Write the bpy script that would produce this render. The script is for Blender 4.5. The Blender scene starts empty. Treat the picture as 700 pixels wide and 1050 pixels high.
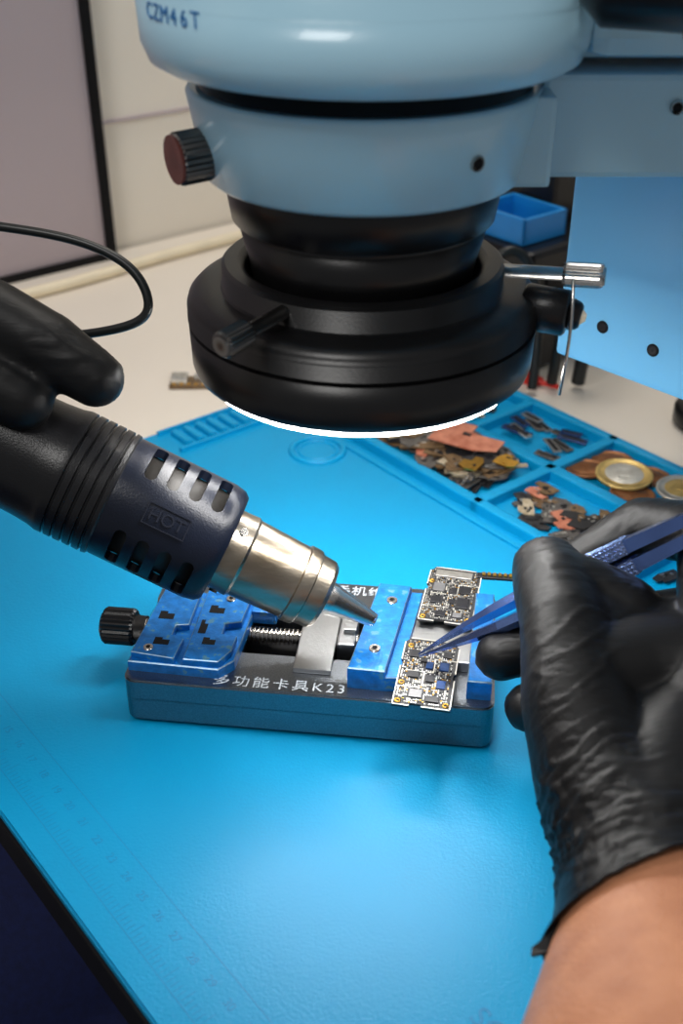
import bpy, bmesh, math, random
from mathutils import Vector, Matrix, noise
random.seed(7)
sc=bpy.context.scene
sc.view_settings.view_transform='Standard'
V=Vector
# ------------------------------------------------------------ materials
def mat(name,col,rough=.5,metal=0,var=.08,nscale=40,bump=0,bscale=200,emit=0,col2=None,stretch=None,spec=.5,coat=0,scr=None):
    m=bpy.data.materials.new(name);m.use_nodes=True
    nt=m.node_tree;b=nt.nodes['Principled BSDF']
    tc=nt.nodes.new('ShaderNodeTexCoord')
    src=tc.outputs['Object']
    if stretch:
        mp=nt.nodes.new('ShaderNodeMapping');mp.inputs['Scale'].default_value=stretch
        nt.links.new(src,mp.inputs['Vector']);src=mp.outputs['Vector']
    n=nt.nodes.new('ShaderNodeTexNoise');n.inputs['Scale'].default_value=nscale;n.inputs['Detail'].default_value=5
    nt.links.new(src,n.inputs['Vector'])
    r=nt.nodes.new('ShaderNodeValToRGB')
    c1=tuple(max(0,x*(1-var)) for x in col);c2=col2 or tuple(min(1,x*(1+var)) for x in col)
    r.color_ramp.elements[0].color=(*c1,1);r.color_ramp.elements[1].color=(*c2,1)
    r.color_ramp.elements[0].position=.3;r.color_ramp.elements[1].position=.7
    if scr: # extra worn specks
        r.color_ramp.elements[1].position=.60;e=r.color_ramp.elements.new(.66);e.color=(*scr,1)
    nt.links.new(n.outputs['Fac'],r.inputs['Fac']);nt.links.new(r.outputs['Color'],b.inputs['Base Color'])
    b.inputs['Roughness'].default_value=rough;b.inputs['Metallic'].default_value=metal
    b.inputs['Specular IOR Level'].default_value=spec
    b.inputs['Coat Weight'].default_value=coat
    if bump:
        n2=nt.nodes.new('ShaderNodeTexNoise');n2.inputs['Scale'].default_value=bscale;n2.inputs['Detail'].default_value=4
        nt.links.new(src,n2.inputs['Vector'])
        bp=nt.nodes.new('ShaderNodeBump');bp.inputs['Strength'].default_value=bump;bp.inputs['Distance'].default_value=.001
        nt.links.new(n2.outputs['Fac'],bp.inputs['Height']);nt.links.new(bp.outputs['Normal'],b.inputs['Normal'])
    if emit:
        b.inputs['Emission Color'].default_value=(*col,1);b.inputs['Emission Strength'].default_value=emit
    return m
def s2l(r,g,b):
    f=lambda c:(c/255/12.92) if c<=10 else ((c/255+.055)/1.055)**2.4
    return (f(r),f(g),f(b))
M_mat=mat('silicone_blue',s2l(0,148,200),.41,0,.09,6,.15,900,spec=.30)
M_matmark=mat('silicone_mark',s2l(0,130,184),.5)
M_white=mat('table_white',s2l(232,222,208),.4,0,.03,4)
M_wall=mat('wall_paint',s2l(246,238,224),.7,0,.02,3,.1,80)
M_panel=mat('panel_mauve',s2l(186,172,176),.6,0,.03,3)
M_blk=mat('black_plastic',(.007,.007,.008),.30,0,.2,60,.12,1500,spec=.35)
M_barrel=mat('barrel_plastic',(.004,.006,.013),.30,0,.2,60,.12,1500,spec=.3)
M_raise=mat('raised_plastic',(.009,.011,.019),.32,0,.1,60,spec=.35)
M_blkmatte=mat('black_metal_paint',(.005,.005,.0055),.32,0,.2,60,.04,1200,spec=.4)
M_dark=mat('dark_rubber',(.005,.005,.006),.6,spec=.2)
M_scope=mat('scope_blue_paint',s2l(170,214,234),.30,0,.025,12,.05,600,coat=.3)
M_scope2=mat('scope_blue_panel',s2l(112,178,216),.4,0,.04,10,.12,500)
M_steel=mat('steel',(.55,.53,.50),.25,1,.12,80,.05,600)
M_dsteel=mat('dark_steel',(.16,.155,.15),.3,1,.2,80,.05,600)
M_chrome=mat('heated_chrome',(.26,.21,.15),.28,1,.25,26,.12,260,col2=(.48,.43,.36),stretch=(1,3,3))
M_brush=mat('brushed_steel',(.42,.43,.44),.33,1,.1,90,.1,900)
M_alu=mat('fixture_alloy',(.18,.195,.215),.28,1,.16,1800,.14,2600)
M_anod=mat('anodised_blue',s2l(10,108,184),.38,.25,.25,260,.15,900,scr=s2l(84,138,166))
M_anodedge=mat('worn_edge',s2l(140,168,190),.3,.8,.2,600)
M_titan=mat('titanium_blue',s2l(104,132,196),.20,.95,.15,60,.05,900)
M_knurl=mat('knurled_blue',s2l(130,150,196),.25,.95,.4,1500,.4,2200)
M_glove=mat('nitrile_black',(.004,.004,.0045),.48,0,.2,80,.12,420,stretch=(.4,2.2,1.4),spec=.28)
M_skin=mat('skin',s2l(196,130,94),.5,0,.10,70,.45,900,col2=s2l(212,148,110),spec=.4)
M_navy=mat('navy_cloth',s2l(12,24,70),.9,0,.2,300,.4,1500)
M_led=mat('led_white',(1,.98,.95),.5,0,0,10,emit=38)
M_green=mat('led_green',(.1,1,.2),.5,emit=3)
M_brown=mat('knob_cap_brown',s2l(84,42,36),.4,0,.15,200)
M_text=mat('print_blue',s2l(24,118,190),.5)
M_texty=mat('print_silver',s2l(176,184,192),.5)
M_holes=mat('hole_black',(.004,.004,.005),.5,spec=.2)
M_liner=mat('slot_light_block',(.02,.018,.016),.5,.3)  # dark finish of the tube added behind the barrel slots to block light
M_pcb=mat('pcb_dark',s2l(34,34,36),.45,0,.4,900)
M_white_edge=mat('board_edge_silver',s2l(214,210,200),.35,.3,.1,400)
M_pcbtan=mat('pcb_tan',s2l(180,160,128),.4,.2,.25,400,col2=s2l(200,186,160))
M_chip=mat('chip_black',s2l(24,25,30),.3,0,.2,300)
M_chipb=mat('chip_blue',s2l(40,66,112),.25,.3,.3,300)
M_silver=mat('solder_silver',(.66,.66,.65),.3,1,.15,400)
M_shield=mat('shield_grey',s2l(120,120,122),.35,.6,.1,300)
M_gold=mat('gold_pad',s2l(204,158,70),.3,1,.15,400)
M_copper=mat('copper_scrap',s2l(190,104,76),.38,.2,.2,160,col2=s2l(214,142,114))
M_brass=mat('brass_coin',s2l(196,168,104),.35,.6,.25,150,.3,900)
M_nickel=mat('nickel_coin',s2l(196,194,186),.32,.6,.2,150,.3,900)
M_bronze=mat('bronze_coin',s2l(136,88,52),.4,.5,.25,150,.3,900)
M_olive=mat('board_olive',s2l(106,80,52),.45,.2,.3,400,col2=s2l(132,106,74))
M_grey=mat('board_grey',s2l(96,92,88),.4,.3,.3,400)
M_red=mat('red_plastic',s2l(210,40,30),.4)
M_wood=mat('brown_card',s2l(120,84,52),.7,0,.3,60,stretch=(1,6,1))
M_bin=mat('bin_blue',s2l(20,130,200),.4)
M_cable=mat('cable_black',(.010,.012,.012),.35,spec=.4)
M_cablew=mat('cable_white',s2l(240,226,196),.5)
M_floor=mat('floor_dark',s2l(26,28,38),.6,0,.1,5)
# ------------------------------------------------------------ mesh builder
class B:
    def __init__(s,M=None): s.bm=bmesh.new();s.M=M or Matrix.Identity(4)
    def add(s,t,mi=0,smooth=False,L=None):
        T=s.M@(L or Matrix.Identity(4))
        for v in t.verts:v.co=T@v.co
        if T.determinant()<0: bmesh.ops.reverse_faces(t,faces=t.faces[:])
        for f in t.faces:f.material_index=mi;f.smooth=smooth
        me=bpy.data.meshes.new('tmp');t.to_mesh(me);t.free();s.bm.from_mesh(me);bpy.data.meshes.remove(me);return s
    def box(s,c,d,mi=0,bev=0,rot=None,seg=2):
        t=bmesh.new();bmesh.ops.create_cube(t,size=1)
        for v in t.verts:v.co=V((v.co.x*d[0],v.co.y*d[1],v.co.z*d[2]))
        if bev: bmesh.ops.bevel(t,geom=t.edges[:],offset=bev,segments=seg,affect='EDGES',profile=.6)
        L=Matrix.Translation(c)
        if rot is not None:L=L@(rot if isinstance(rot,Matrix) else Matrix.Rotation(rot,4,'Z'))
        return s.add(t,mi,False,L)
    def bb(s,lo,hi,mi=0,bev=0):
        return s.box(tuple((a+b)/2 for a,b in zip(lo,hi)),tuple(abs(b-a) for a,b in zip(lo,hi)),mi,bev)
    def lathe(s,prof,mi=0,seg=64,L=None,smooth=True):
        t=bmesh.new();rings=[]
        for z,r in prof:
            if r<=1e-7: rings.append([t.verts.new((0,0,z))])
            else: rings.append([t.verts.new((r*math.cos(2*math.pi*i/seg),r*math.sin(2*math.pi*i/seg),z)) for i in range(seg)])
        for a,b in zip(rings,rings[1:]):
            for i in range(seg):
                j=(i+1)%seg
                if len(a)==1 and len(b)==1:continue
                if len(a)==1:t.faces.new((a[0],b[j],b[i]))
                elif len(b)==1:t.faces.new((a[i],a[j],b[0]))
                else:t.faces.new((a[i],a[j],b[j],b[i]))
        bmesh.ops.recalc_face_normals(t,faces=t.faces[:])
        s.add(t,mi,smooth,L);return s
    def cyl(s,p0,p1,r0,r1=None,mi=0,seg=24,bev=0,smooth=True):
        r1=r0 if r1 is None else r1
        p0=V(p0);p1=V(p1);d=p1-p0;h=d.length
        L=Matrix.Translation(p0)@d.to_track_quat('Z','Y').to_matrix().to_4x4()
        if bev: pr=[(0,0),(0,r0-bev),(bev,r0),(h-bev,r1),(h,r1-bev),(h,0)]
        else: pr=[(0,0),(0,r0),(0,r0),(h,r1),(h,r1),(h,0)]
        return s.lathe(pr,mi,seg,L,smooth)
    def knurl(s,p0,p1,r,mi=0,n=28,depth=.0006):
        p0=V(p0);p1=V(p1);d=p1-p0;h=d.length
        L=Matrix.Translation(p0)@d.to_track_quat('Z','Y').to_matrix().to_4x4()
        t=bmesh.new();rings=[]
        for z,k in((0,.9),(h*.08,1),(h*.92,1),(h,.9)):
            rings.append([t.verts.new(((r*k-(depth if i%2 else 0))*math.cos(math.pi*i/n),(r*k-(depth if i%2 else 0))*math.sin(math.pi*i/n),z)) for i in range(2*n)])
        for a,b in zip(rings,rings[1:]):
            for i in range(2*n):
                j=(i+1)%(2*n);t.faces.new((a[i],a[j],b[j],b[i]))
        t.faces.new(rings[0][::-1]);t.faces.new(rings[-1])
        bmesh.ops.recalc_face_normals(t,faces=t.faces[:])
        return s.add(t,mi,False,L)
    def torus(s,c,R,r,mi=0,L=None,seg=48,rs=10):
        t=bmesh.new();g=[[t.verts.new(((R+r*math.cos(2*math.pi*j/rs))*math.cos(2*math.pi*i/seg),(R+r*math.cos(2*math.pi*j/rs))*math.sin(2*math.pi*i/seg),r*math.sin(2*math.pi*j/rs))) for j in range(rs)] for i in range(seg)]
        for i in range(seg):
            for j in range(rs):
                t.faces.new((g[i][j],g[(i+1)%seg][j],g[(i+1)%seg][(j+1)%rs],g[i][(j+1)%rs]))
        bmesh.ops.recalc_face_normals(t,faces=t.faces[:])
        return s.add(t,mi,True,Matrix.Translation(c)@(L or Matrix.Identity(4)))
    def prism(s,poly,z0,z1,mi=0,bev=0,L=None,emi=None):
        t=bmesh.new();a=[t.verts.new((x,y,z0)) for x,y in poly];b=[t.verts.new((x,y,z1)) for x,y in poly]
        n=len(poly);t.faces.new(a[::-1]);top=t.faces.new(b)
        for i in range(n):t.faces.new((a[i],a[(i+1)%n],b[(i+1)%n],b[i]))
        bmesh.ops.recalc_face_normals(t,faces=t.faces[:])
        ef=[]
        if bev: ef=bmesh.ops.bevel(t,geom=list(top.edges),offset=bev,segments=2 if emi is None else 1,affect='EDGES')['faces']
        if emi is None: return s.add(t,mi,False,L)
        T=s.M@(L or Matrix.Identity(4))
        for v in t.verts:v.co=T@v.co
        for f in t.faces:f.material_index=mi;f.smooth=False
        for f in ef:f.material_index=emi
        me=bpy.data.meshes.new('tmp');t.to_mesh(me);t.free();s.bm.from_mesh(me);bpy.data.meshes.remove(me);return s
    def loft(s,secs,mi=0,smooth=False):
        t=bmesh.new();R=[[t.verts.new(p) for p in q] for q in secs];n=len(secs[0])
        for a,b in zip(R,R[1:]):
            for i in range(n):t.faces.new((a[i],a[(i+1)%n],b[(i+1)%n],b[i]))
        t.faces.new(R[0][::-1]);t.faces.new(R[-1])
        bmesh.ops.recalc_face_normals(t,faces=t.faces[:])
        return s.add(t,mi,smooth)
    def text(s,body,size,L,ext=.0001,mi=0,space=1.0):
        c=bpy.data.curves.new('tx','FONT');c.body=body;c.size=size;c.extrude=ext;c.align_x='CENTER';c.align_y='CENTER';c.space_character=space
        o=bpy.data.objects.new('tx',c);sc.collection.objects.link(o)
        dg=bpy.context.evaluated_depsgraph_get();me=bpy.data.meshes.new_from_object(o.evaluated_get(dg))
        t=bmesh.new();t.from_mesh(me);bpy.data.objects.remove(o);bpy.data.curves.remove(c);bpy.data.meshes.remove(me)
        return s.add(t,mi,False,L)
    def out(s,name,mats,parent=None,origin=None,label=None,cat=None,group=None,kind=None):
        me=bpy.data.meshes.new(name)
        if origin is None:
            if parent is not None: origin=V(parent['wo'])
            else:
                xs=[v.co for v in s.bm.verts];origin=V((sum(v.x for v in xs)/len(xs),sum(v.y for v in xs)/len(xs),min(v.z for v in xs)))
        origin=V(origin)
        for v in s.bm.verts:v.co-=origin
        s.bm.to_mesh(me);s.bm.free()
        for m in (mats if isinstance(mats,(list,tuple)) else [mats]):me.materials.append(m)
        o=bpy.data.objects.new(name,me);sc.collection.objects.link(o)
        o['wo']=tuple(origin)
        if parent is not None:o.parent=parent;o.location=origin-V(parent['wo'])
        else:o.location=origin
        if label:o['label']=label
        if cat:o['category']=cat
        if group:o['group']=group
        if kind:o['kind']=kind
        return o
def empty(name,origin,label,cat,group=None):
    o=bpy.data.objects.new(name,None);sc.collection.objects.link(o);o.location=origin;o['wo']=tuple(origin)
    o.empty_display_size=.01;o['label']=label;o['category']=cat
    if group:o['group']=group
    return o
def smooth_by_angle(o,deg=35):
    me=o.data
    for p in me.polygons:p.use_smooth=True
    try: me.set_sharp_from_angle(angle=math.radians(deg))
    except Exception: pass
def frame(origin,x,y,z):
    m=Matrix.Identity(4)
    for i,a in enumerate((x,y,z)):
        for k in range(3):m[k][i]=a[k]
    for k in range(3):m[k][3]=origin[k]
    return m
a51=math.radians(-51)
E1=V((math.cos(a51),math.sin(a51),0));E2=V((-math.sin(a51),math.cos(a51),0));EZ=V((0,0,1))
MM=frame((0,0,0),E1,E2,EZ)       # work-mat frame (u along long edge, w across)
def tube(name,pts,r,m,parent=None,**k):
    c=bpy.data.curves.new(name,'CURVE');c.dimensions='3D';c.bevel_depth=r;c.bevel_resolution=4;c.resolution_u=16
    sp=c.splines.new('NURBS');sp.points.add(len(pts)-1)
    for q,p in zip(sp.points,pts):q.co=(*p,1)
    sp.use_endpoint_u=True;sp.order_u=4
    o=bpy.data.objects.new('tmpc',c);sc.collection.objects.link(o)
    dg=bpy.context.evaluated_depsgraph_get();me=bpy.data.meshes.new_from_object(o.evaluated_get(dg))
    b=B();b.bm.from_mesh(me);bpy.data.objects.remove(o);bpy.data.curves.remove(c);bpy.data.meshes.remove(me)
    for f in b.bm.faces:f.smooth=True;f.material_index=0
    return b.out(name,m,parent,**k)
# ------------------------------------------------------------ camera
cd=bpy.data.cameras.new('camera');cam=bpy.data.objects.new('camera',cd);sc.collection.objects.link(cam)
cam.location=(0,0,.3);cam.rotation_euler=(math.radians(58),0,0)
cd.sensor_fit='VERTICAL';cd.sensor_height=36;cd.sensor_width=24;cd.lens=1150/1050*36;cd.clip_start=.01
cd.dof.use_dof=True;cd.dof.focus_distance=.42;cd.dof.aperture_fstop=11
sc.camera=cam
# ------------------------------------------------------------ setting
b=B(MM);b.bb((-1.4,-1.2,-.77),(1.2,1.6,-.75));o=b.out('floor',M_floor,kind='structure')
b=B(MM);b.bb((-.84,-1.2,-.75),(-.80,1.6,1.5));o=b.out('wall_back',M_wall,kind='structure')
b=B(MM);b.bb((-.80,-.3,.098),(-.7975,1.6,.1000));o=b.out('trim_1',M_panel,kind='structure')
# table
tb=empty('workbench',MM@V((-.2,.5,-.75)),'white laminate workbench with a black front edge','table')
b=B(MM);b.bb((-.795,.084,-.016),(.35,1.25,0));b.out('tabletop',M_white,tb)
b=B(MM);b.bb((-.795,.0805,-.0165),(.35,.084,-.0008),0,.0008);b.out('edge_band',M_dark,tb,label='black rubber edge band')
for i,(u,w) in enumerate(((-.76,.13),(.31,.13),(-.76,1.2),(.31,1.2))):
    b=B(MM);b.bb((u-.02,w-.02,-.75),(u+.02,w+.02,-.016),0,.002);b.out('leg',M_dark,tb)
# wall panel
dp=empty('display_panel',MM@V((-.785,.1,0)),'tall grey panel with thin black frame standing against the wall','panel')
b=B(MM);b.bb((-.790,-.45,.006),(-.782,.395,.95));b.out('board',M_panel,dp)
b=B(MM);b.bb((-.792,.395,0),(-.779,.403,.95));b.bb((-.792,-.45,0),(-.779,.396,.006));b.out('frame_edge',M_dark,dp)
# ------------------------------------------------------------ work mat
u0,u1,w0,w1=-.500,.06,.0815,.462
def rr(x0,y0,x1,y1,r,n=5):
    P=[]
    for cx,cy,a in((x1-r,y1-r,0),(x0+r,y1-r,90),(x0+r,y0+r,180),(x1-r,y0+r,270)):
        for i in range(n+1):
            t=math.radians(a+90*i/n);P.append((cx+r*math.cos(t),cy+r*math.sin(t)))
    return P
b=B(MM);b.prism(rr(u0,w0,u1,w1,.012),0,.003,0,.0008)
H=.0085
def rim(x0,y0,x1,y1): b.bb((x0,y0,.001),(x1,y1,H),0,.0012)
rim(-.433,.351,-.044,.357);rim(-.433,.404,-.044,.411);rim(-.433,.455,-.044,.461)
for u in(-.433,-.332,-.245,-.150,-.050): rim(u,.351,u+.0065,.461)
rim(-.391,.408,-.385,.458)
b.torus((-.427,.329,.003),.0142,.0019);b.torus((-.427,.329,.003),.0102,.0010)
for i in range(10):
    w=.276+i*.0078
    b.prism(rr(-.494,w,-.476,w+.0046,.002,3),.0025,.0056,0,.0006)
b.bb((-.498,.270,.0028),(-.496,.356,.0052));b.bb((-.474,.270,.0028),(-.472,.356,.0052))
b.bb((-.44,.343,.0028),(-.04,.3455,.0042),0,.0004)
wm=b.out('work_mat',M_mat,label='bright blue silicone repair mat with moulded parts trays',cat='work mat')
b=B(MM)
for i in range(0,260):
    u=-.478+i*.002
    if u>.04:break
    l=.0055 if i%5==0 else .0032
    b.bb((u-.00012,.0915,.0028),(u+.00012,.0915+l,.00305))
b.bb((-.478,.0905,.0028),(.04,.0908,.00305));b.bb((-.478,.108,.0028),(.04,.1083,.00305))
for i in range(0,52,1):
    u=-.478+i*.01
    if u>.04:break
    b.text(str(i),.0042,Matrix.Translation((u,.1018,.0030)),.00005)
b.out('ruler_markings',M_matmark,wm,label='faint moulded ruler ticks and numbers',kind='stuff')
b=B(MM);b.text('SC (A)',.0095,Matrix.Translation((-.118,.156,.0031)),.00008);b.out('lettering',M_matmark,wm)
# ------------------------------------------------------------ microscope
ax=(.007,.36,0);AX=Matrix.Translation(ax)
ms=empty('microscope',(.215,.56,0),'pale blue stereo microscope on a boom with black ring light','microscope')
b=B(AX)
b.lathe([(.2365,0),(.2365,.056),(.2370,.061),(.2390,.0645),(.244,.0665),(.256,.067),(.256,.067),(.257,.0672),(.257,.0672),(.300,.0655),(.330,.060),(.345,.050),(.345,0)],0,96)
head=b.out('zoom_body',M_scope,ms)
def on_cyl(phi,z,R):
    n=V((math.sin(phi),-math.cos(phi),0));x=V((math.cos(phi),math.sin(phi),0))
    return frame(n*R+V((0,0,z)),x,V((0,0,1)),n)
b=B(AX)
for i,ch in enumerate('CZM46T'): b.text(ch,.0060,on_cyl(math.radians(-61+i*3.9),.2545,.0671),.0001)
b.out('lettering',M_text,head,label='blue printed lettering')
b=B(AX)
for i,ch in enumerate('STEREO'): b.text(ch,.0070,on_cyl(math.radians(-64+i*4.0),.2622,.0673),.0001)
b.out('lettering',M_text,head,label='blue printed lettering')
b=B(AX);b.lathe([(.2255,0),(.2255,.049),(.2255,.052),(.2285,.053),(.2285,.053),(.2285,.0505),(.2380,.0505),(.2380,.0505),(.2380,0)],0,96);b.out('body_collar',M_blkmatte,ms)
b=B(AX)
b.lathe([(.203,.044),(.203,.0485),(.2045,.0502),(.225,.0538),(.229,.0545),(.2305,.0535),(.2305,.0535),(.2305,.0500),(.203,.044)],0,96)
hold=b.out('holder_ring',M_scope,ms)
b=B()
b.box((.054,.357,.2165),(.018,.035,.0265),0,.0015)
b.box((.160,.386,.2185),(.200,.070,.031),0,.002)
b.out('boom_arm',M_scope,ms)
b=B();b.box((.175,.400,.273),(.22,.085,.074),0,.006);b.box((.115,.365,.262),(.09,.05,.045),0,.006);b.out('focus_housing',M_scope,ms)
b=B();b.cyl((.062,.318,.2650),(.19,.300,.2625),.0130,.0160,0,40,.006);b.out('focus_knob',M_blk,ms,label='glossy black focus knob')
n=V((math.sin(math.radians(36)),-math.cos(math.radians(36)),0))
b=B(AX);b.cyl(n*.0500+V((0,0,.2165)),n*.0532+V((0,0,.2165)),.0023,mi=0)
q=b.out('set_screw',M_steel,ms);b=B(AX);b.cyl(n*.0505+V((0,0,.2165)),n*.0534+V((0,0,.2165)),.0015,mi=0);b.out('socket',M_holes,q)
b=B();b.cyl((.1010,.352,.2245),(.1010,.3500,.2245),.0022,mi=0);q=b.out('set_screw',M_steel,ms)
b=B();b.cyl((.1010,.352,.2245),(.1010,.3497,.2245),.0013,mi=0);b.out('socket',M_holes,q)
b=B();b.cyl((.098,.341,.2465),(.098,.3395,.2465),.0018,mi=0);b.out('set_screw',M_steel,ms)
d=V((-.86,-.5,-.05)).normalized();p=V((-.0365,.343,.2135))
b=B();b.cyl(p,p+d*.006,.004,mi=0);b.out('knob_shaft',M_steel,ms)
b=B();b.knurl(p+d*.004,p+d*.0145,.0078,0,26);q=b.out('clamp_knob',M_dsteel,ms,label='knurled steel clamp knob')
b=B();b.cyl(p+d*.0143,p+d*.0152,.0072,mi=0);b.out('cap',M_brown,q,label='dark brown cap')
b=B(AX);b.lathe([(.207,0),(.207,.0445),(.196,.0435),(.190,.0425),(.188,.0405),(.188,.0405),(.176,.0375),(.166,.036),(.158,.036),(.158,.031),(.158,0)],0,96);b.out('objective_cone',M_blkmatte,ms)
# ring light
RZ=-.0035
RA=Matrix.Translation((ax[0],ax[1],RZ))
b=B(RA)
pr=[(.168,.0378),(.176,.0385),(.1775,.0395),(.1785,.0415),(.1785,.0415),(.1785,.0455),(.1785,.0455),(.1775,.0467),(.1775,.0467),(.1705,.0468),(.1705,.0468),(.1700,.0475),(.1700,.0475),(.1696,.0540),(.1688,.0564),(.1670,.0582),(.1650,.0588),(.1650,.0588),(.1600,.0589),(.1600,.0589),(.1596,.0578),(.1596,.0578),(.1588,.0578),(.1588,.0578),(.1584,.0587),(.1584,.0587),(.1450,.0583),(.1432,.0578),(.1422,.0566),(.1422,.0566),(.1420,.0550),(.1420,.0550),(.1435,.0535),(.1435,.0400),(.1410,.0385),(.1410,.036),(.168,.0378)]
b.lathe(pr,0,128)
rl=b.out('ring_light',M_blkmatte,ms)
b=B(RA);b.lathe([(.1433,.0405),(.1402,.0415),(.1392,.0465),(.1392,.0525),(.1398,.0543),(.1430,.0549)],0,128);b.out('diffuser',M_led,rl,label='glowing white LED diffuser')
def thumbscrew(p0,p1,rh,m1,nm='thumb_screw'):
    p0=V(p0);p1=V(p1);d=(p1-p0);h=d.length;d.normalize()
    b=B();b.cyl(p0,p0+d*h*.66,.0022,mi=0);b.knurl(p0+d*h*.62,p1,rh,0,22,.0004);b.cyl(p1-d*.0002,p1+d*.0006,rh*.8,rh*.7,0);b.out(nm,m1,rl)
thumbscrew((-.0165,.3215,.1715),(-.0345,.2990,.1695),.0042,M_dsteel)
thumbscrew((.052,.355,.1720),(.0840,.3450,.1735),.0040,M_steel)
b=B();b.cyl((.060,.352,.161),(.0745,.347,.160),.0076,.0076,0,32,.001);b.cyl((.0745,.347,.160),(.0785,.3455,.1595),.0053,.0046,0,24,.001);plug=b.out('power_plug',M_blk,rl)
b=B();b.cyl((.0783,.3456,.1595),(.0800,.3450,.1593),.0028,.0012,0,16);b.out('plug_tip',M_cablew,plug,label='white plug tip')
tube('hanging_wire',[(.0745,.348,.1755),(.0740,.342,.172),(.0735,.334,.160),(.0725,.334,.146),(.0722,.336,.136)],.00055,M_steel,rl)
# carriage + post
FC=frame((.0975,.473,0),V((.68,-.733,0)).normalized(),V((.733,.68,0)).normalized(),EZ)
b=B(FC);b.bb((0,0,.090),(.17,.15,.2035),0,.002);car=b.out('column_carriage',M_scope2,ms)
for s_,z_ in((.0235,.110),(.0495,.1075)):
    b=B(FC);b.cyl((s_,-.0005,z_),(s_,.004,z_),.0028,mi=0);b.out('panel_screw',M_holes,car)
b=B();b.cyl((.215,.575,.0),(.215,.575,.42),.016,mi=0,seg=40);b.cyl((.215,.575,.0),(.215,.575,.012),.024,mi=0,seg=40,bev=.002);b.out('post',M_blk,ms)
b=B();b.box((.215,.575,.31),(.06,.06,.05),0,.004);b.box((.235,.48,.275),(.05,.16,.05),0,.004);b.out('boom_mount',M_scope2,ms)
# ------------------------------------------------------------ board holder fixture
fa=math.radians(-6.9)
ex=V((math.cos(fa),math.sin(fa),0));ey=V((-math.sin(fa),math.cos(fa),0))
FM=frame((-.0825,.3235,.003),ex,ey,EZ)
fx=empty('board_holder',FM@V((.068,.035,0)),'grey alloy circuit board holder with blue screw-driven jaws','clamp')
LN,DP,TT=.139,.072,.0205
b=B(FM)
bz=lambda lo,hi,bev=.0008:b.bb(lo,hi,0,bev)
b.prism(rr(0,0,LN,DP,.0045,5),.002,.012,0)
b.prism(rr(0,0,LN,.022,.0045,4),.0115,TT,0,.0006)
b.prism(rr(0,.048,LN,DP,.0045,4),.0115,TT,0,.0006)
bz((.001,.020,.0115),(.041,.050,TT));bz((.1065,.020,.0115),(LN-.001,.050,TT))
b.out('body',M_alu,fx)
for (x,y) in((.012,.010),(LN-.012,.010),(.012,DP-.010),(LN-.012,DP-.010)):
    b=B(FM);b.cyl((x,y,0),(x,y,.003),.006,mi=0);b.out('foot',M_dark,fx,label='black rubber foot')
b=B(FM);b.bb((.041,.022,.0118),(.1065,.048,.0124));b.out('channel_floor',M_dark,fx)
b=B(FM);b.text('多功能卡具K23',.0066,Matrix.Translation((.0590,.0044,TT+.00002)),.00004,0,1.27);b.out('lettering',M_texty,fx,label='pale lettering along the front edge')
b=B(FM);b.text('手机维修',.0066,Matrix.Translation((.086,.0665,TT+.00002)),.00005,0,1.1);b.out('lettering',M_texty,fx,label='pale lettering along the rear edge')
b=B(FM)
pr=[(-.012,0),(-.012,.0028),(0,.0028)]
z=0.0
while z<.094:
    pr+= [(z,.0034),(z+.0004,.0034),(z+.0009,.0024),(z+.0012,.0024)];z+=.0017
pr+=[(.0955,.0028),(.0955,0)]
b.lathe(pr,0,24,Matrix.Translation((0,.035,.0190))@Matrix.Rotation(math.pi/2,4,'Y'),False);b.out('lead_screw',M_steel,fx)
b=B(FM);b.knurl((-.0175,.035,.018),(-.0045,.035,.018),.0076,0,26);b.cyl((-.0183,.035,.018),(-.0175,.035,.018),.0052,mi=0);b.cyl((-.0045,.035,.018),(0,.035,.018),.0050,mi=0);b.out('knob',M_blk,fx,label='knurled black knob')
b=B(FM);b.bb((.0630,.012,TT),(.0775,.064,TT+.0022),0,.0005);b.bb((.066,.024,.013),(.074,.046,TT+.0002),0,.0005);b.out('slider_plate',M_brush,fx)
b=B(FM);T0=TT
b.prism([(.001,.006),(.036,.005),(.041,.011),(.043,.051),(.004,.053)],T0,T0+.0045,0,.0004,None,1)
b.prism([(.002,.008),(.019,.006),(.020,.018),(.015,.020),(.015,.026),(.020,.027),(.020,.050),(.005,.051)],T0+.0045,T0+.0075,0,.0003,None,1)
b.prism([(.0225,.006),(.036,.006),(.0395,.013),(.040,.022),(.034,.023),(.034,.029),(.040,.031),(.041,.049),(.0225,.050)],T0+.0045,T0+.0075,0,.0003,None,1)
b.box((.047,.045,T0+.003),(.010,.010,.006),0,.0006)
lj=b.out('jaw',[M_anod,M_anodedge],fx,label='scratched blue clamping jaw')
for x,y,w,h in((.010,.031,.006,.0035),(.012,.015,.006,.003),(.029,.037,.006,.0035),(.030,.017,.005,.003),(.026,.025,.003,.006)):
    b=B(FM);b.prism([(x-w/2,y-h/2),(x+w/2,y-h/2),(x+w/2,y+h/2),(x,y+h/2),(x,y+h*.9),(x-w/2,y+h*.9)],T0+.0070,T0+.0076);b.out('recess',M_holes,lj)
for x,y in((.014,.046),(.033,.045),(.008,.011)):
    b=B(FM);b.cyl((x,y,T0+.007),(x,y,T0+.0081),.0018,mi=0);b.cyl((x,y,T0+.0080),(x,y,T0+.0082),.0009,mi=1,seg=6);b.out('screw',[M_steel,M_holes],lj)
b=B(FM);b.prism([(.0845,.006),(.0985,.0055),(.1045,.060),(.0915,.061)],T0,T0+.0095,0,.0004,None,1)
b.prism([(.0985,.0055),(.1035,.006),(.1095,.060),(.1045,.060)],T0,T0+.0065,0,.0003,None,1)
mj=b.out('jaw',[M_anod,M_anodedge],fx,label='blue centre jaw with two screws')
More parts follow.
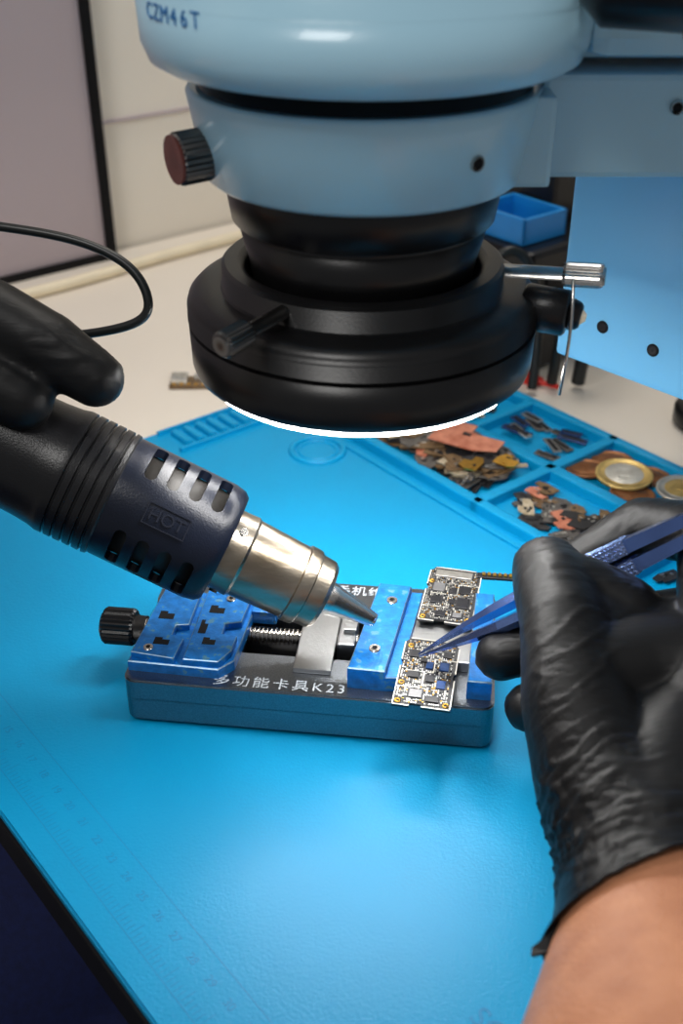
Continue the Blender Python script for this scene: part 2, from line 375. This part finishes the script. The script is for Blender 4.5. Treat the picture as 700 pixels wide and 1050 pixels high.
for x,y in((.0935,.018),(.0975,.049)):
    b=B(FM);b.cyl((x,y,T0+.009),(x,y,T0+.0102),.0021,mi=0);b.cyl((x,y,T0+.0101),(x,y,T0+.0103),.0011,mi=1,seg=6);b.out('screw',[M_steel,M_holes],mj)
b=B(FM);b.bb((.078,.026,.013),(.085,.044,T0+.004),0,.0008);b.bb((.0800,.033,.0195),(.0850,.037,T0+.006),0,.0003);b.out('spring_block',M_brush,fx)
b=B(FM);b.prism([(.1285,.005),(.1375,.005),(.1380,.060),(.1305,.060)],T0,T0+.0085,0,.0004,None,1);b.out('jaw',[M_anod,M_anodedge],fx,label='blue fixed jaw')
b=B(FM);b.bb((.104,.020,T0),(.1300,.058,T0+.0045),0,.0004);b.out('support_plate',M_brush,fx)
# ------------------------------------------------------------ phone circuit boards
def circuit(name,L,w,h,seed,label,big,holes):
    rnd=random.Random(seed)
    root=B(L).prism([(0,0),(w*.3,0),(w*.3,h*.04),(w*.5,h*.04),(w*.5,0),(w,0),(w,h*.42),(w*.96,h*.44),(w*.96,h*.5),(w,h*.52),(w,h*.9),(w*.88,h),(w*.1,h),(0,h*.93),(0,h*.66),(w*.05,h*.64),(w*.05,h*.58),(0,h*.56)],0,.0009,0).out(name,M_pcb,label=label,cat='circuit board',group='phone boards in the holder')
    b=B(L);e=.00042
    for lo,hi in(((0,.0),(e,h*.56)),((0,h*.66),(e,h*.93)),((w-e,0),(w,h*.42)),((w-e,h*.52),(w,h*.9)),((w*.1,h-e),(w*.88,h)),((0,0),(w*.3,e)),((w*.5,0),(w,e)),((w*.05,h*.5),(w*.6,h*.5+e*.7)),((w*.45,h*.3),(w*.45+e*.7,h*.5)),((w*.6,h*.5),(w*.6+e*.7,h*.7)),((w*.6,h*.7),(w,h*.7+e*.7)),((0,h*.26),(w*.5,h*.26+e*.7))):
        b.bb((lo[0],lo[1],.0008),(hi[0],hi[1],.00110))
    b.out('edge_plating',M_white_edge,root)
    for x,y,sx,sy,mi in big:
        b=B(L);b.bb((x*w,y*h,.0008),((x+sx)*w,(y+sy)*h,.0015),0,.0001)
        if mi==2: b.bb(((x+sx*.3)*w,(y+sy*.3)*h,.0014),((x+sx*.7)*w,(y+sy*.7)*h,.0016),0)
        b.out('chip_package',[M_chip,M_chipb,M_silver,M_shield][mi],root)
    b=B(L);c_=.00078
    nx=int(w/c_);ny=int(h/c_)
    for i in range(nx):
        for j in range(ny):
            cx=(i+.5)/nx;cy=(j+.5)/ny
            if cx<.05 or cx>.93 or cy<.05 or cy>.95:continue
            if any(x-.02<cx<x+sx+.02 and y-.01<cy<y+sy+.01 for x,y,sx,sy,_ in big):continue
            if any((cx-hx)**2*w*w+(cy-hy)**2*h*h<.0019**2 for hx,hy in holes):continue
            if rnd.random()<.2:continue
            px=cx*w;py=cy*h
            if rnd.random()<.5:sx,sy=.00062,.00036
            else:sx,sy=.00036,.00062
            b.bb((px-sx/2,py-sy/2,.0008),(px+sx/2,py+sy/2,.0012),rnd.choice((0,0,0,0,1,1,2,2,4)))
    b.out('small_components',[M_silver,M_chip,M_white_edge,M_olive,M_gold],root,kind='stuff')
    for hx,hy in holes:
        b=B(L);b.lathe([(.0008,.0006),(.00125,.0006),(.00125,.0012),(.0008,.0012)],0,16,Matrix.Translation((hx*w,hy*h,0)));b.out('mounting_hole',M_gold,root)
    return root
LB=FM@Matrix.Translation((.1020,-.0095,TT+.0067))@Matrix.Rotation(math.radians(-4),4,'Z')
circuit('phone_circuit_board',LB,.0210,.0385,3,'dark phone circuit board with small blue chips being repaired',
 [(.14,.70,.16,.11,0),(.36,.64,.10,.06,0),(.52,.80,.16,.09,3),(.46,.55,.12,.10,1),(.70,.54,.16,.12,1),(.18,.40,.18,.09,0),(.50,.36,.14,.09,0),(.26,.12,.22,.11,3),(.70,.28,.15,.11,1),(.56,.08,.22,.08,0),(.74,.74,.14,.08,0)],((.09,.06),(.91,.06),(.12,.88),(.09,.32)))
LB=FM@Matrix.Translation((.1080,.0410,TT+.0067))@Matrix.Rotation(math.radians(-6),4,'Z')
circuit('phone_circuit_board',LB,.0215,.0370,9,'phone circuit board with silver shield and black chips',
 [(.12,.82,.70,.12,2),(.14,.54,.22,.15,3),(.50,.51,.10,.12,0),(.64,.54,.2,.13,0),(.16,.32,.18,.11,0),(.50,.34,.10,.07,0),(.64,.27,.22,.18,0),(.3,.09,.18,.09,0),(.62,.10,.16,.08,3)],((.09,.06),(.9,.08),(.08,.72)))
b=B(FM);b.bb((.131,.0715,TT+.0070),(.153,.0750,TT+.0082),0,.0002)
for i in range(9):b.bb((.133+i*.0022,.0722,TT+.0080),(.1342+i*.0022,.0744,TT+.0090),1)
b.out('connector_strip',[M_chip,M_gold],label='thin dark connector strip resting on the holder',cat='electronic part')
# ------------------------------------------------------------ organic shapes
def organic(chains,voxel,wr,seed=0,smooth_it=6,cut=None,wrist=None):
    bm=bmesh.new()
    base=bmesh.new();bmesh.ops.create_icosphere(base,subdivisions=3,radius=1)
    bv=[v.co.copy() for v in base.verts];bf=[[v.index for v in f.verts] for f in base.faces];base.free()
    for ch in chains:
        for (p,r),(q,s) in zip(ch,ch[1:]):
            p=V(p);q=V(q);n=max(2,int((q-p).length/(min(r,s)*.22)))
            for i in range(n+1):
                t=i/n;c=p.lerp(q,t);rad=r+(s-r)*t
                vs=[bm.verts.new(c+v*rad) for v in bv]
                for f in bf:bm.faces.new([vs[k] for k in f])
    me=bpy.data.meshes.new('org');bm.to_mesh(me);bm.free()
    o=bpy.data.objects.new('org',me);sc.collection.objects.link(o)
    md=o.modifiers.new('r','REMESH');md.mode='VOXEL';md.voxel_size=voxel
    m2=o.modifiers.new('s','SMOOTH');m2.iterations=smooth_it;m2.factor=.6
    dg=bpy.context.evaluated_depsgraph_get();nm=bpy.data.meshes.new_from_object(o.evaluated_get(dg))
    bpy.data.objects.remove(o);bpy.data.meshes.remove(me)
    b=B();b.bm.from_mesh(nm);bpy.data.meshes.remove(nm)
    if cut:
        bmesh.ops.bisect_plane(b.bm,geom=b.bm.verts[:]+b.bm.edges[:]+b.bm.faces[:],plane_co=cut[0],plane_no=cut[1],clear_outer=True)
    b.bm.normal_update()
    if wr:
        for v in b.bm.verts:
            c=v.co
            warp=noise.noise(c*26+V((seed,0,0)))*.012;warp2=noise.noise(c*70)*.003
            n1=noise.noise(V((c.x*16+seed,(c.y+warp+warp2)*150,(c.z+warp)*60)));n2=noise.noise(V((c.x*30,(c.y-warp+warp2)*330+9,(c.z+warp)*120)))
            r1=max(0,1-abs(n1)*9)**1.3;r2=max(0,1-abs(n2)*7)**1.3
            gate=min(1,max(0,noise.noise(c*38+V((7,seed,2)))*2.2+.6))
            k=1.0;roll=0
            if wrist is not None:
                dd=(c-wrist).length;k=.50+1.0*math.exp(-(dd/.034)**2)
            if cut:
                pd=abs((c-cut[0]).dot(cut[1]));roll=.0011*math.exp(-(pd/.0011)**2)
            v.co=c+v.normal*(wr*k*gate*(r1*.9+r2*.55)+roll)
    for f in b.bm.faces:f.smooth=True;f.material_index=0
    return b
RW=V((.086,.212,.052))
def hand_r(d=0):
    k=lambda *a:[(p,r-d) for p,r in a]
    return [
     k((RW,.025),((.100,.240,.058),.024),((.110,.255,.065),.019)),
     k((RW,.025),((.077,.238,.058),.020),((.073,.260,.068),.0175),((.0715,.285,.0800),.0140),((.0700,.300,.0830),.0130),((.0695,.3100,.0825),.0116)),
     k(((.0715,.300,.0820),.0126),((.0790,.2995,.0830),.0108),((.092,.292,.0785),.0120)),
     k(((.110,.250,.065),.019),((.118,.275,.083),.0130),((.123,.312,.096),.0105),((.106,.332,.087),.0095),((.083,.3285,.0710),.0086)),
     k(((.110,.250,.060),.019),((.128,.262,.068),.0130),((.130,.303,.070),.0108),((.100,.3185,.054),.0096),((.0565,.3115,.0450),.0085)),
     k(((.105,.245,.050),.019),((.130,.248,.052),.0125),((.132,.288,.050),.0105),((.105,.303,.035),.0093),((.066,.2975,.0330),.0083)),
     k(((.100,.240,.045),.018),((.126,.238,.040),.0115),((.130,.268,.032),.0095),((.108,.282,.022),.0085),((.085,.280,.020),.0078)),
     k(((.075,.268,.070),.0165),((.095,.272,.072),.0165),((.116,.272,.076),.0150)),
     k(((.0735,.285,.077),.0140),((.095,.288,.072),.0135),((.116,.282,.074),.0130)),
     k(((.080,.245,.055),.020),((.105,.262,.062),.019))]
arm_pts=[((.0850,.205,.0510),.0235),((.0825,.185,.0500),.0270),((.0790,.165,.0490),.0325),((.075,.140,.049),.0395),((.076,.105,.052),.0430),((.080,.06,.054),.0450),((.084,-.03,.060),.0450),((.085,-.07,.066),.042)]
LW=V((-.215,.372,.135))
def hand_l(d=0):
    k=lambda *a:[(p,r-d) for p,r in a]
    return [
     k((LW,.026),((-.190,.375,.150),.024),((-.168,.372,.158),.017)),
     k(((-.175,.374,.156),.018),((-.148,.366,.157),.0150),((-.120,.359,.1545),.0132),((-.100,.354,.1455),.0118),((-.084,.3490,.1355),.0100)),
     k(((-.178,.362,.150),.018),((-.148,.353,.147),.0140),((-.125,.346,.1385),.0120),((-.108,.343,.1300),.0104)),
     k(((-.185,.350,.145),.016),((-.165,.335,.142),.0120),((-.150,.325,.128),.0105),((-.143,.325,.114),.0090)),
     k(((-.195,.345,.140),.015),((-.185,.327,.135),.0110),((-.174,.320,.120),.0095),((-.168,.322,.108),.0082)),
     k((LW,.022),((-.195,.392,.118),.016),((-.165,.388,.100),.0125),((-.140,.378,.090),.0105))]
larm=[(LW,.024),((-.25,.345,.13),.030),((-.32,.29,.12),.040),((-.42,.20,.10),.045)]
person=organic([arm_pts]+hand_r(.0035)+[larm]+hand_l(.0035),.003,0,smooth_it=4).out('person',M_skin,label='person in black gloves and navy trousers working with both hands',cat='person')
cutp=V((.0706,.190,.075));cutn=V((.34,-.93,-.12)).normalized()
gl=organic(hand_r()+[[(RW,.0258),((.0850,.200,.0510),.0266),((.0824,.182,.0497),.0288),((.0788,.162,.049),.0345),((.075,.145,.049),.0400)]],.0011,.00085,1,14,(cutp,cutn),V((.075,.215,.06)))
go=gl.out('glove',M_glove,person,label='wrinkled black nitrile glove gripping tweezers')
m=go.modifiers.new('sol','SOLIDIFY');m.thickness=.0006;m.offset=1
gl=organic(hand_l(),.0015,.0006,5,10);gl.out('glove',M_glove,person,label='black nitrile glove gripping the heat gun')
b=B()
P0=V((.0545,.184,.056))
b.loft([[P0+V((0.003,0.002,0)),P0+V((.005,.009,.002)),P0+V((.006,.009,.000)),P0+V((.004,0.002,-.001))],[P0+V((-.0025,-.002,-.001)),P0+V((-.0018,.002,0)),P0+V((-.001,.002,-.001)),P0+V((-.002,-.002,-.002))],[P0+V((-.0065,-.0025,-.002)),P0+V((-.0060,0,-.002)),P0+V((-.0056,0,-.0028)),P0+V((-.0061,-.0025,-.0028))]])
b.out('torn_cuff_flap',M_glove,go)
def mp(u,w,z):return tuple(MM@V((u,w,z)))
tr=[]
for u in(-.22,-.40):
    tr.append([(mp(-.31,-.32,-.24),.13),(mp(u,-.15,-.225),.10),(mp(u,.24,-.20),.080),(mp(u,.25,-.45),.06),(mp(u,.22,-.70),.05)])
organic(tr,.009,0,2,4).out('trousers',M_navy,person,label='dark navy trousers')
# ------------------------------------------------------------ tweezers
tp=V((.029,.326,.0335));tdv=V((.081,-.0215,.0690));td=tdv.normalized()
side=td.cross(V((0,-.8,.6))).normalized()
nrm=side.cross(td).normalized()
TL=.138
tw=empty('tweezers',tp,'steel-blue anodised precision tweezers with knurled grips','tweezers')
TMx=frame(tp,td,side,nrm)
for sg in(1,-1):
    b=B(TMx)
    S=[(0,.0004,.0003,.0005),(.010,.0013,.0009,.0018),(.022,.0022,.0016,.0036),(.036,.0030,.0024,.0052),(.048,.0033,.0027,.0056),(.062,.0034,.0027,.0054)]
    secs=[]
    for x,off,t,wd in S:
        o_=sg*off;t*=sg
        secs.append([V((x,o_-t,-wd*.8)),V((x,o_-t,wd*.8)),V((x,o_+t*.1,wd)),V((x,o_+t,wd*.6)),V((x,o_+t,-wd*.6)),V((x,o_+t*.1,-wd))])
    b.loft(secs)
    S=[(.088,.0036,.0024,.0048),(.110,.0030,.0020,.0045),(.126,.0020,.0018,.0041),(TL,.0015,.0015,.0037)]
    b.loft([[V((x,sg*o_-t,-wd)),V((x,sg*o_-t,wd)),V((x,sg*o_+t,wd)),V((x,sg*o_+t,-wd))] for x,o_,t,wd in S])
    arm=b.out('tweezer_arm',M_titan,tw)
    b=B(TMx);yc_=.0036;ht=.0025;hw=.0051
    b.loft([[V((x,sg*yc_-ht,-hw)),V((x,sg*yc_-ht,hw)),V((x,sg*yc_+ht,hw)),V((x,sg*yc_+ht,-hw))] for x in(.060,.091)])
    for i in range(20):
        x=.0618+i*.00148
        for j in range(6):
            z=-.0036+j*.00146+(.00036 if i%2 else -.00036)
            for fy in(-1,1):
                yb=sg*yc_+fy*ht
                t=bmesh.new();h=.00070
                q=[t.verts.new((x-h,yb,z)),t.verts.new((x,yb,z-h)),t.verts.new((x+h,yb,z)),t.verts.new((x,yb,z+h))];a=t.verts.new((x,yb+fy*.0006,z))
                for k in range(4):t.faces.new((q[k],q[(k+1)%4],a))
                t.faces.new(q)
                bmesh.ops.recalc_face_normals(t,faces=t.faces[:]);b.add(t,0)
        for j in range(3):
            y=sg*yc_-.0015+j*.0015
            for fz in(-1,1):
                zb=fz*hw
                t=bmesh.new();h=.00070
                q=[t.verts.new((x-h,y,zb)),t.verts.new((x,y-h,zb)),t.verts.new((x+h,y,zb)),t.verts.new((x,y+h,zb))];a=t.verts.new((x,y,zb+fz*.0006))
                for k in range(4):t.faces.new((q[k],q[(k+1)%4],a))
                t.faces.new(q)
                bmesh.ops.recalc_face_normals(t,faces=t.faces[:]);b.add(t,0)
    b.out('knurled_grip',M_knurl,arm)
# ------------------------------------------------------------ hot air gun
A0=V((-.122,.353,.110));A1=V((.0125,.334,.0435));za=(A1-A0).normalized()
mid=A0.lerp(A1,.5);yc=(V((0,0,.3))-mid);yc=(yc-za*yc.dot(za)).normalized();xa=yc.cross(za).normalized()
GM=frame(A0,xa,yc,za)
gn=empty('hot_air_gun',A0,'black hot air rework gun with slotted barrel and steel nozzle','heat gun')
b=B(GM)
pr=[(-.150,0),(-.150,.018),(-.148,.0200),(.006,.0218),(.016,.0222),(.022,.0228),(.024,.0233)]
z=.025
for i in range(5): pr+=[(z,.0236),(z+.0024,.0236),(z+.0027,.0226),(z+.0033,.0226),(z+.0036,.0236)];z+=.0036
pr+=[(.0445,.0234),(.0455,.0222),(.0455,.0222),(.0455,0)]
b.lathe(pr,0,72);o=b.out('grip',M_blk,gn);smooth_by_angle(o,30)
b=B();b.lathe([(.044,.019),(.044,.0224),(.044,.0224),(.046,.0228),(.083,.0228),(.087,.0220),(.0888,.0205),(.0888,.0205),(.0888,.0160),(.0865,.0160),(.0850,.0195),(.0455,.0195),(.044,.019)],0,128)
shell=b.out('barrel_shell',M_blk,None,origin=(0,0,0))
b=B()
for phi in(50,310,118,242,180):
    for i in range(4):
        zz=.0540+i*.0085
        L=Matrix.Rotation(math.radians(phi),4,'Z')
        t=bmesh.new();lo=[];hi=[]
        half=math.radians(24);cr=math.radians(5)
        P=[];N=8
        for th,dz in((-half,-.0008),(-half+cr*.4,-.0019),(-half+cr,-.0023)):P.append((th,dz))
        for k in range(1,N):P.append((-half+cr+(2*half-2*cr)*k/N,-.0023))
        for th,dz in((half-cr,-.0023),(half-cr*.4,-.0019),(half,-.0008)):P.append((th,dz))
        P+= [(th,-dz) for th,dz in reversed(P)]
        for th,zc in P:
            lo.append(t.verts.new((-math.sin(th)*.017,math.cos(th)*.017,zz+zc)));hi.append(t.verts.new((-math.sin(th)*.026,math.cos(th)*.026,zz+zc)))
        n_=len(P)
        for k in range(n_):t.faces.new((lo[k],lo[(k+1)%n_],hi[(k+1)%n_],hi[k]))
        for k in range(n_//2-1):
            a,b2,c2,d2=k,k+1,n_-2-k,n_-1-k
            t.faces.new((lo[a],lo[b2],lo[c2],lo[d2]));t.faces.new((hi[d2],hi[c2],hi[b2],hi[a]))
        bmesh.ops.recalc_face_normals(t,faces=t.faces[:]);b.add(t,0,False,L)
cut=b.out('cut',M_blk,None,origin=(0,0,0))
md=shell.modifiers.new('b','BOOLEAN');md.operation='DIFFERENCE';md.solver='EXACT';md.object=cut
dg=bpy.context.evaluated_depsgraph_get();nm=bpy.data.meshes.new_from_object(shell.evaluated_get(dg))
bpy.data.objects.remove(shell);bpy.data.objects.remove(cut)
b=B(GM);t=bmesh.new();t.from_mesh(nm)
b.add(t,0,True);brl=b.out('slotted_barrel',M_barrel,gn);smooth_by_angle(brl,30)
b=B(GM);b.lathe([(.0458,.0150),(.0458,.0189),(.0848,.0189),(.0848,.0150)],0,64);b.out('slot_light_block',M_liner,brl)  # added dark tube, keeps light from showing through the slots
Lt=frame((0,.0229,.0660),V((0,0,1)),V((1,0,0)),V((0,1,0)))@Matrix.Scale(.80,4)
b=B(GM)
b.text('HOT',.0078,Lt@Matrix.Translation((0,-.0005,0)),.0004)
for lo,hi in(((-.0095,.0040),(.0095,.0045)),((-.0095,-.0055),(.0095,-.0050)),((-.0100,-.0055),(-.0095,.0045)),((.0095,-.0055),(.0100,.0045))):
    t=bmesh.new();bmesh.ops.create_cube(t,size=1)
    for v in t.verts:v.co=V(((lo[0]+hi[0])/2+v.co.x*(hi[0]-lo[0]),(lo[1]+hi[1])/2+v.co.y*(hi[1]-lo[1]),-.0003+v.co.z*.0012))
    b.add(t,0,False,Lt)
b.out('raised_lettering',M_raise,brl)
b=B(GM);b.lathe([(.046,0),(.046,.0150),(.093,.0155),(.096,.0157),(.097,.0150),(.097,.0150),(.1175,.0142),(.1175,.0142),(.118,.0150),(.1205,.0150),(.1225,.0147),(.123,.0138),(.123,.0138),(.1285,.0134),(.1300,.0122),(.1305,.0100),(.1305,.0100),(.1310,.0068),(.1310,0)],0,72)
noz=b.out('steel_nozzle',M_chrome,gn);smooth_by_angle(noz,30)
b=B(GM);b.lathe([(.1300,.0064),(.1335,.0062),(.1345,.0058),(.1500,.0028),(.1512,.0026),(.1512,.0018),(.1400,.0018)],0,40);b.out('nozzle_tip',M_steel,noz)
for i in range(3):
    an=math.radians(60+120*i);b=B(GM);b.cyl((.0153*math.cos(an),.0153*math.sin(an),.092),(.0163*math.cos(an),.0163*math.sin(an),.092),.0016,mi=0);b.out('screw',M_steel,noz)
tube('power_cable',[(-.32,.42,.12),(-.22,.41,.165),(-.15,.398,.1765),(-.122,.393,.1745),(-.094,.391,.1710),(-.074,.386,.163),(-.068,.380,.152),(-.070,.378,.145),(-.082,.378,.141),(-.100,.382,.137),(-.125,.388,.132),(-.15,.398,.128)],.0017,M_cable,label='black rubber cable looping up beside the gloved hand',cat='cable')
# ------------------------------------------------------------ tray contents
WF=.0032
def drop(u,w,z,ang,tilt=0,tax=0): return MM@Matrix.Translation((u,w,z))@Matrix.Rotation(ang,4,'Z')@Matrix.Rotation(tilt,4,V((math.cos(tax),math.sin(tax),0)))
rnd=random.Random(21)
def scrap(L,w,h,ms,lab,grp,name='circuit_board_scrap',chips=True):
    c=rnd.uniform(.25,.6);e=rnd.uniform(.5,.8)
    b=B(L);b.prism([(-w/2,-h/2),(w*.2,-h/2),(w/2,-h*.3),(w/2,h*(e-.5)),(w*(c-.5)+w*.2,h*(e-.5)),(w*(c-.5)+w*.2,h/2),(-w*.3,h/2),(-w/2,h*.1)],0,.0007,0)
    for i in range(rnd.randint(4,7) if chips else 2):
        x=rnd.uniform(-.42,.1)*w;y=rnd.uniform(-.42,.2)*h;sx=rnd.uniform(.08,.2)*w;sy=rnd.uniform(.08,.2)*h
        b.bb((x,y,.0006),(x+sx,y+sy,.0010),rnd.choice((1,1,2)))
    return b.out(name,[ms,M_chip,M_silver if chips else ms],label=lab,cat='circuit board',group=grp)
def fill(x0,x1,y0,y1,n,mats,size,grp,name,zs=.0011,layer=4):
    for i in range(n):
        w=rnd.uniform(*size);h=w*rnd.uniform(.4,.75)
        u=rnd.uniform(x0+w*.38,x1-w*.38);v=rnd.uniform(y0+w*.36,y1-w*.36)
        m,l=rnd.choice(mats)
        scrap(drop(u,v,WF+.0006+(i//layer)*zs+(i%layer)*.0001,rnd.uniform(0,6.28),rnd.uniform(-.07,.07),rnd.uniform(0,3)),w,h,m,l,grp,name,rnd.random()<.7)
BL=[(M_olive,'brown scrap of circuit board in the parts tray'),(M_grey,'grey scrap of circuit board in the parts tray'),(M_pcb,'dark scrap of circuit board in the parts tray'),(M_olive,'brown scrap of circuit board in the parts tray'),(M_pcbtan,'tan scrap of circuit board in the parts tray'),(M_pcb,'dark scrap of circuit board in the parts tray'),(M_grey,'grey scrap of circuit board in the parts tray'),(M_copper,'copper-coloured scrap in the parts tray')]
fill(-.426,-.333,.358,.403,110,BL,(.010,.026),'board scraps heaped in a tray','circuit_board_scrap',.0010,14)
scrap(drop(-.370,.388,.0150,.35,.05),.038,.024,M_copper,'pink copper-coloured board piece on top of the heap','board scraps heaped in a tray','circuit_board_scrap',False)
scrap(drop(-.350,.370,.0140,1.9,-.06),.014,.011,M_gold,'gold-coloured shield piece in the parts tray','board scraps heaped in a tray','circuit_board_scrap',False)
scrap(drop(-.340,.386,.0140,.2,.1),.012,.010,M_gold,'gold-coloured shield piece in the parts tray','board scraps heaped in a tray','circuit_board_scrap',False)
fill(-.323,-.248,.359,.402,40,BL,(.006,.020),'small parts in the inner tray','small_board_piece',.0008,10)
fill(-.425,-.394,.413,.453,24,BL,(.007,.013),'offcuts in the corner tray','small_board_piece',.0008,8)
fill(-.236,-.155,.360,.401,8,BL,(.008,.018),'small parts in the inner tray','small_board_piece',.0008,5)
for i in range(14):
    u=rnd.uniform(-.378,-.342);w=rnd.uniform(.418,.449);l=rnd.uniform(.010,.020)
    b=B(drop(u,w,WF+.0004+(i//5)*.0014,rnd.uniform(-.6,.6),rnd.uniform(-.1,.1)))
    b.box((0,0,.0006),(l,.0048,.0010),0,.0002);b.box((0,0,.0012),(l*.8,.0020,.0004),1)
    for k in range(5):b.box((-l*.4+k*l*.2,.0026,.0004),(.0006,.0010,.0004),0)
    b.out('ribbon_connector',[rnd.choice((M_shield,M_silver,M_chipb,M_grey)),M_chip],label='small metal ribbon connector in the parts tray',cat='connector',group='connectors heaped in a tray')
for i in range(4):
    u=rnd.uniform(-.316,-.262);w=rnd.uniform(.366,.396);l=rnd.uniform(.010,.018)
    b=B(drop(u,w,WF+.0060+(i//3)*.0012,rnd.uniform(-1.2,1.2),rnd.uniform(-.1,.1)))
    b.cyl((-l/2,0,.0008),(l/2,0,.0008),.0007,mi=0,seg=10);b.box((l/2,0,.0008),(.002,.002,.0015),1,.0002)
    b.out('metal_pin',[M_silver,M_gold],label='thin metal pin among small parts',cat='electronic part',group='pins in the inner tray')
def coin(u,w,z,r,m1,m2,lab,tilt=0,ax_=0):
    b=B(drop(u,w,z,rnd.uniform(0,6),tilt,ax_))
    b.lathe([(0,0),(0,r*.96),(.0002,r),(.0014,r),(.0016,r*.97),(.0016,r*.90),(.0013,r*.88),(.0013,r*.68)],0,40)
    b.lathe([(.0013,r*.68),(.0014,r*.66),(.0013,0)],1,40)
    b.box((0,r*.1,.0014),(r*.35,r*.5,.0005),1,.0001);b.box((r*.1,-r*.35,.0014),(r*.6,r*.12,.0004),1,.0001)
    b.torus((0,0,.0013),r*.68,.00015,0,None,32,6)
    b.out('coin',[m1,m2],label=lab,cat='coin',group='coins in the tray')
coin(-.300,.432,WF+.0036,.0148,M_brass,M_nickel,'gold-rimmed two-tone coin in the tray',.05)
coin(-.272,.443,WF+.0036,.0128,M_nickel,M_brass,'silver and brass two-tone coin in the tray',.05,1)
coin(-.318,.424,WF+.0018,.0110,M_bronze,M_bronze,'worn bronze coin in the tray',.10,.5)
coin(-.316,.443,WF+.0003,.0112,M_bronze,M_bronze,'worn bronze coin in the tray')
coin(-.287,.423,WF+.0010,.0115,M_bronze,M_bronze,'worn bronze coin in the tray',.06,1.8)
coin(-.263,.426,WF+.0012,.0128,M_brass,M_brass,'brass coin in the tray',.06,.9)
coin(-.256,.443,WF+.0002,.0108,M_nickel,M_nickel,'silver coin in the tray')
coin(-.293,.446,WF+.0001,.0100,M_bronze,M_bronze,'worn bronze coin in the tray')
L=MM@Matrix.Translation((-.545,.325,.0))@Matrix.Rotation(math.radians(52),4,'Z')
b=B(L);b.box((0,0,.0015),(.030,.013,.003),0,.0004)
b.box((-.009,0,.0045),(.010,.010,.004),1,.0005);b.box((.006,.002,.004),(.012,.007,.003),1,.0004);b.box((.013,-.003,.0035),(.004,.004,.002),2)
for i in range(6):b.box((-.012+i*.0045,-.0055,.0033),(.002,.0015,.0008),2)
b.out('charging_connector',[M_olive,M_silver,M_gold],label='small metal charging connector on the white benchtop',cat='electronic part')
# things behind the microscope
st=empty('soldering_station',(.123,.70,0),'black soldering station with green power light','soldering station')
S0=frame((.123,.700,0),E2,-E1,EZ)
b=B(S0);b.box((0,0,.041),(.10,.085,.078),0,.004);b.box((.022,.012,.096),(.052,.055,.040),0,.004);b.out('case',M_blk,st)
b=B(S0);b.box((0,-.043,.050),(.07,.002,.034),0,.001);b.out('front_panel',M_dark,st)
b=B(S0);b.box((-.044,-.0430,.068),(.004,.001,.003),0);b.out('power_light',M_green,st,label='lit green indicator')
b=B(S0);b.knurl((.025,-.044,.035),(.025,-.054,.035),.008,0,18);b.out('knob',M_dark,st)
for x in(-.04,.04):
  for y in(-.03,.03):
    b=B(S0);b.cyl((x,y,0),(x,y,.003),.005);b.out('foot',M_dark,st)
b=B(S0)
Z0=.0802
b.bb((-.044,-.030,Z0),(-.006,.015,Z0+.002),0,.0008);b.bb((-.044,-.030,Z0+.001),(-.041,.015,Z0+.016),0,.001);b.bb((-.009,-.030,Z0+.001),(-.006,.015,Z0+.016),0,.001);b.bb((-.044,-.030,Z0+.001),(-.006,-.027,Z0+.016),0,.001);b.bb((-.044,.012,Z0+.001),(-.006,.015,Z0+.016),0,.001)
b.out('parts_bin',M_bin,label='open bright blue plastic parts bin on the station',cat='bin')
b=B(MM);b.box((-.452,.478,.0075),(.05,.018,.015),0,.0008);b.box((-.452,.478,.0155),(.046,.014,.001),0)
b.out('cardboard_box',M_wood,label='small brown cardboard box beside the mat',cat='box')
b=B(MM);b.box((-.420,.488,.0022),(.020,.009,.0044),0,.0008);b.cyl((-.410,.488,.0030),(-.398,.492,.0030),.0016,mi=0)
b.out('plastic_clip',M_red,label='small red plastic clip on the benchtop',cat='clip')
tube('white_cable',[MM@V((-.755,.03,.0045)),MM@V((-.745,.22,.0045)),MM@V((-.735,.34,.0045)),MM@V((-.755,.43,.0045)),MM@V((-.75,.55,.0045)),MM@V((-.77,.7,.0045))],.0042,M_cablew,label='white cable running along the wall base',cat='cable')
CB='cables draped behind the microscope';CL='thick black cable draped over the soldering station'
for dx,rr_ in((0,.0034),(.016,.0042)):
    tube('black_cable',[(.128+dx,.622,.0045),(.130+dx,.620,.035),(.132+dx,.622,.075),(.146+dx,.635,.125),(.170+dx,.69,.130),(.215+dx,.76,.07),(.245+dx,.80,.005)],rr_,M_cable,label=CL,cat='cable',group=CB)
tube('black_cable',[(.060,.640,.0035),(.072,.630,.04),(.085,.628,.078),(.100,.634,.088),(.116,.632,.070),(.118,.622,.03),(.115,.615,.0035)],.0030,M_cable,label=CL,cat='cable',group=CB)
# ------------------------------------------------------------ lights
w=bpy.data.worlds.new('room_light');w.use_nodes=True;sc.world=w
w.node_tree.nodes['Background'].inputs['Color'].default_value=(.96,.97,1,1);w.node_tree.nodes['Background'].inputs['Strength'].default_value=.23
def area(n,loc,tgt,size,P,col):
    l=bpy.data.lights.new(n,'AREA');l.size=size;l.energy=P;l.color=col
    o=bpy.data.objects.new(n,l);sc.collection.objects.link(o);o.location=loc
    o.rotation_euler=(V(tgt)-V(loc)).to_track_quat('-Z','Y').to_euler()
area('ceiling_lamp',(-.35,-.35,1.3),(0,.4,.1),.42,7.4,(1,.98,.95))
area('ceiling_lamp',(.1,1.1,1.5),(-.1,.9,0),.6,15,(1,.95,.88))
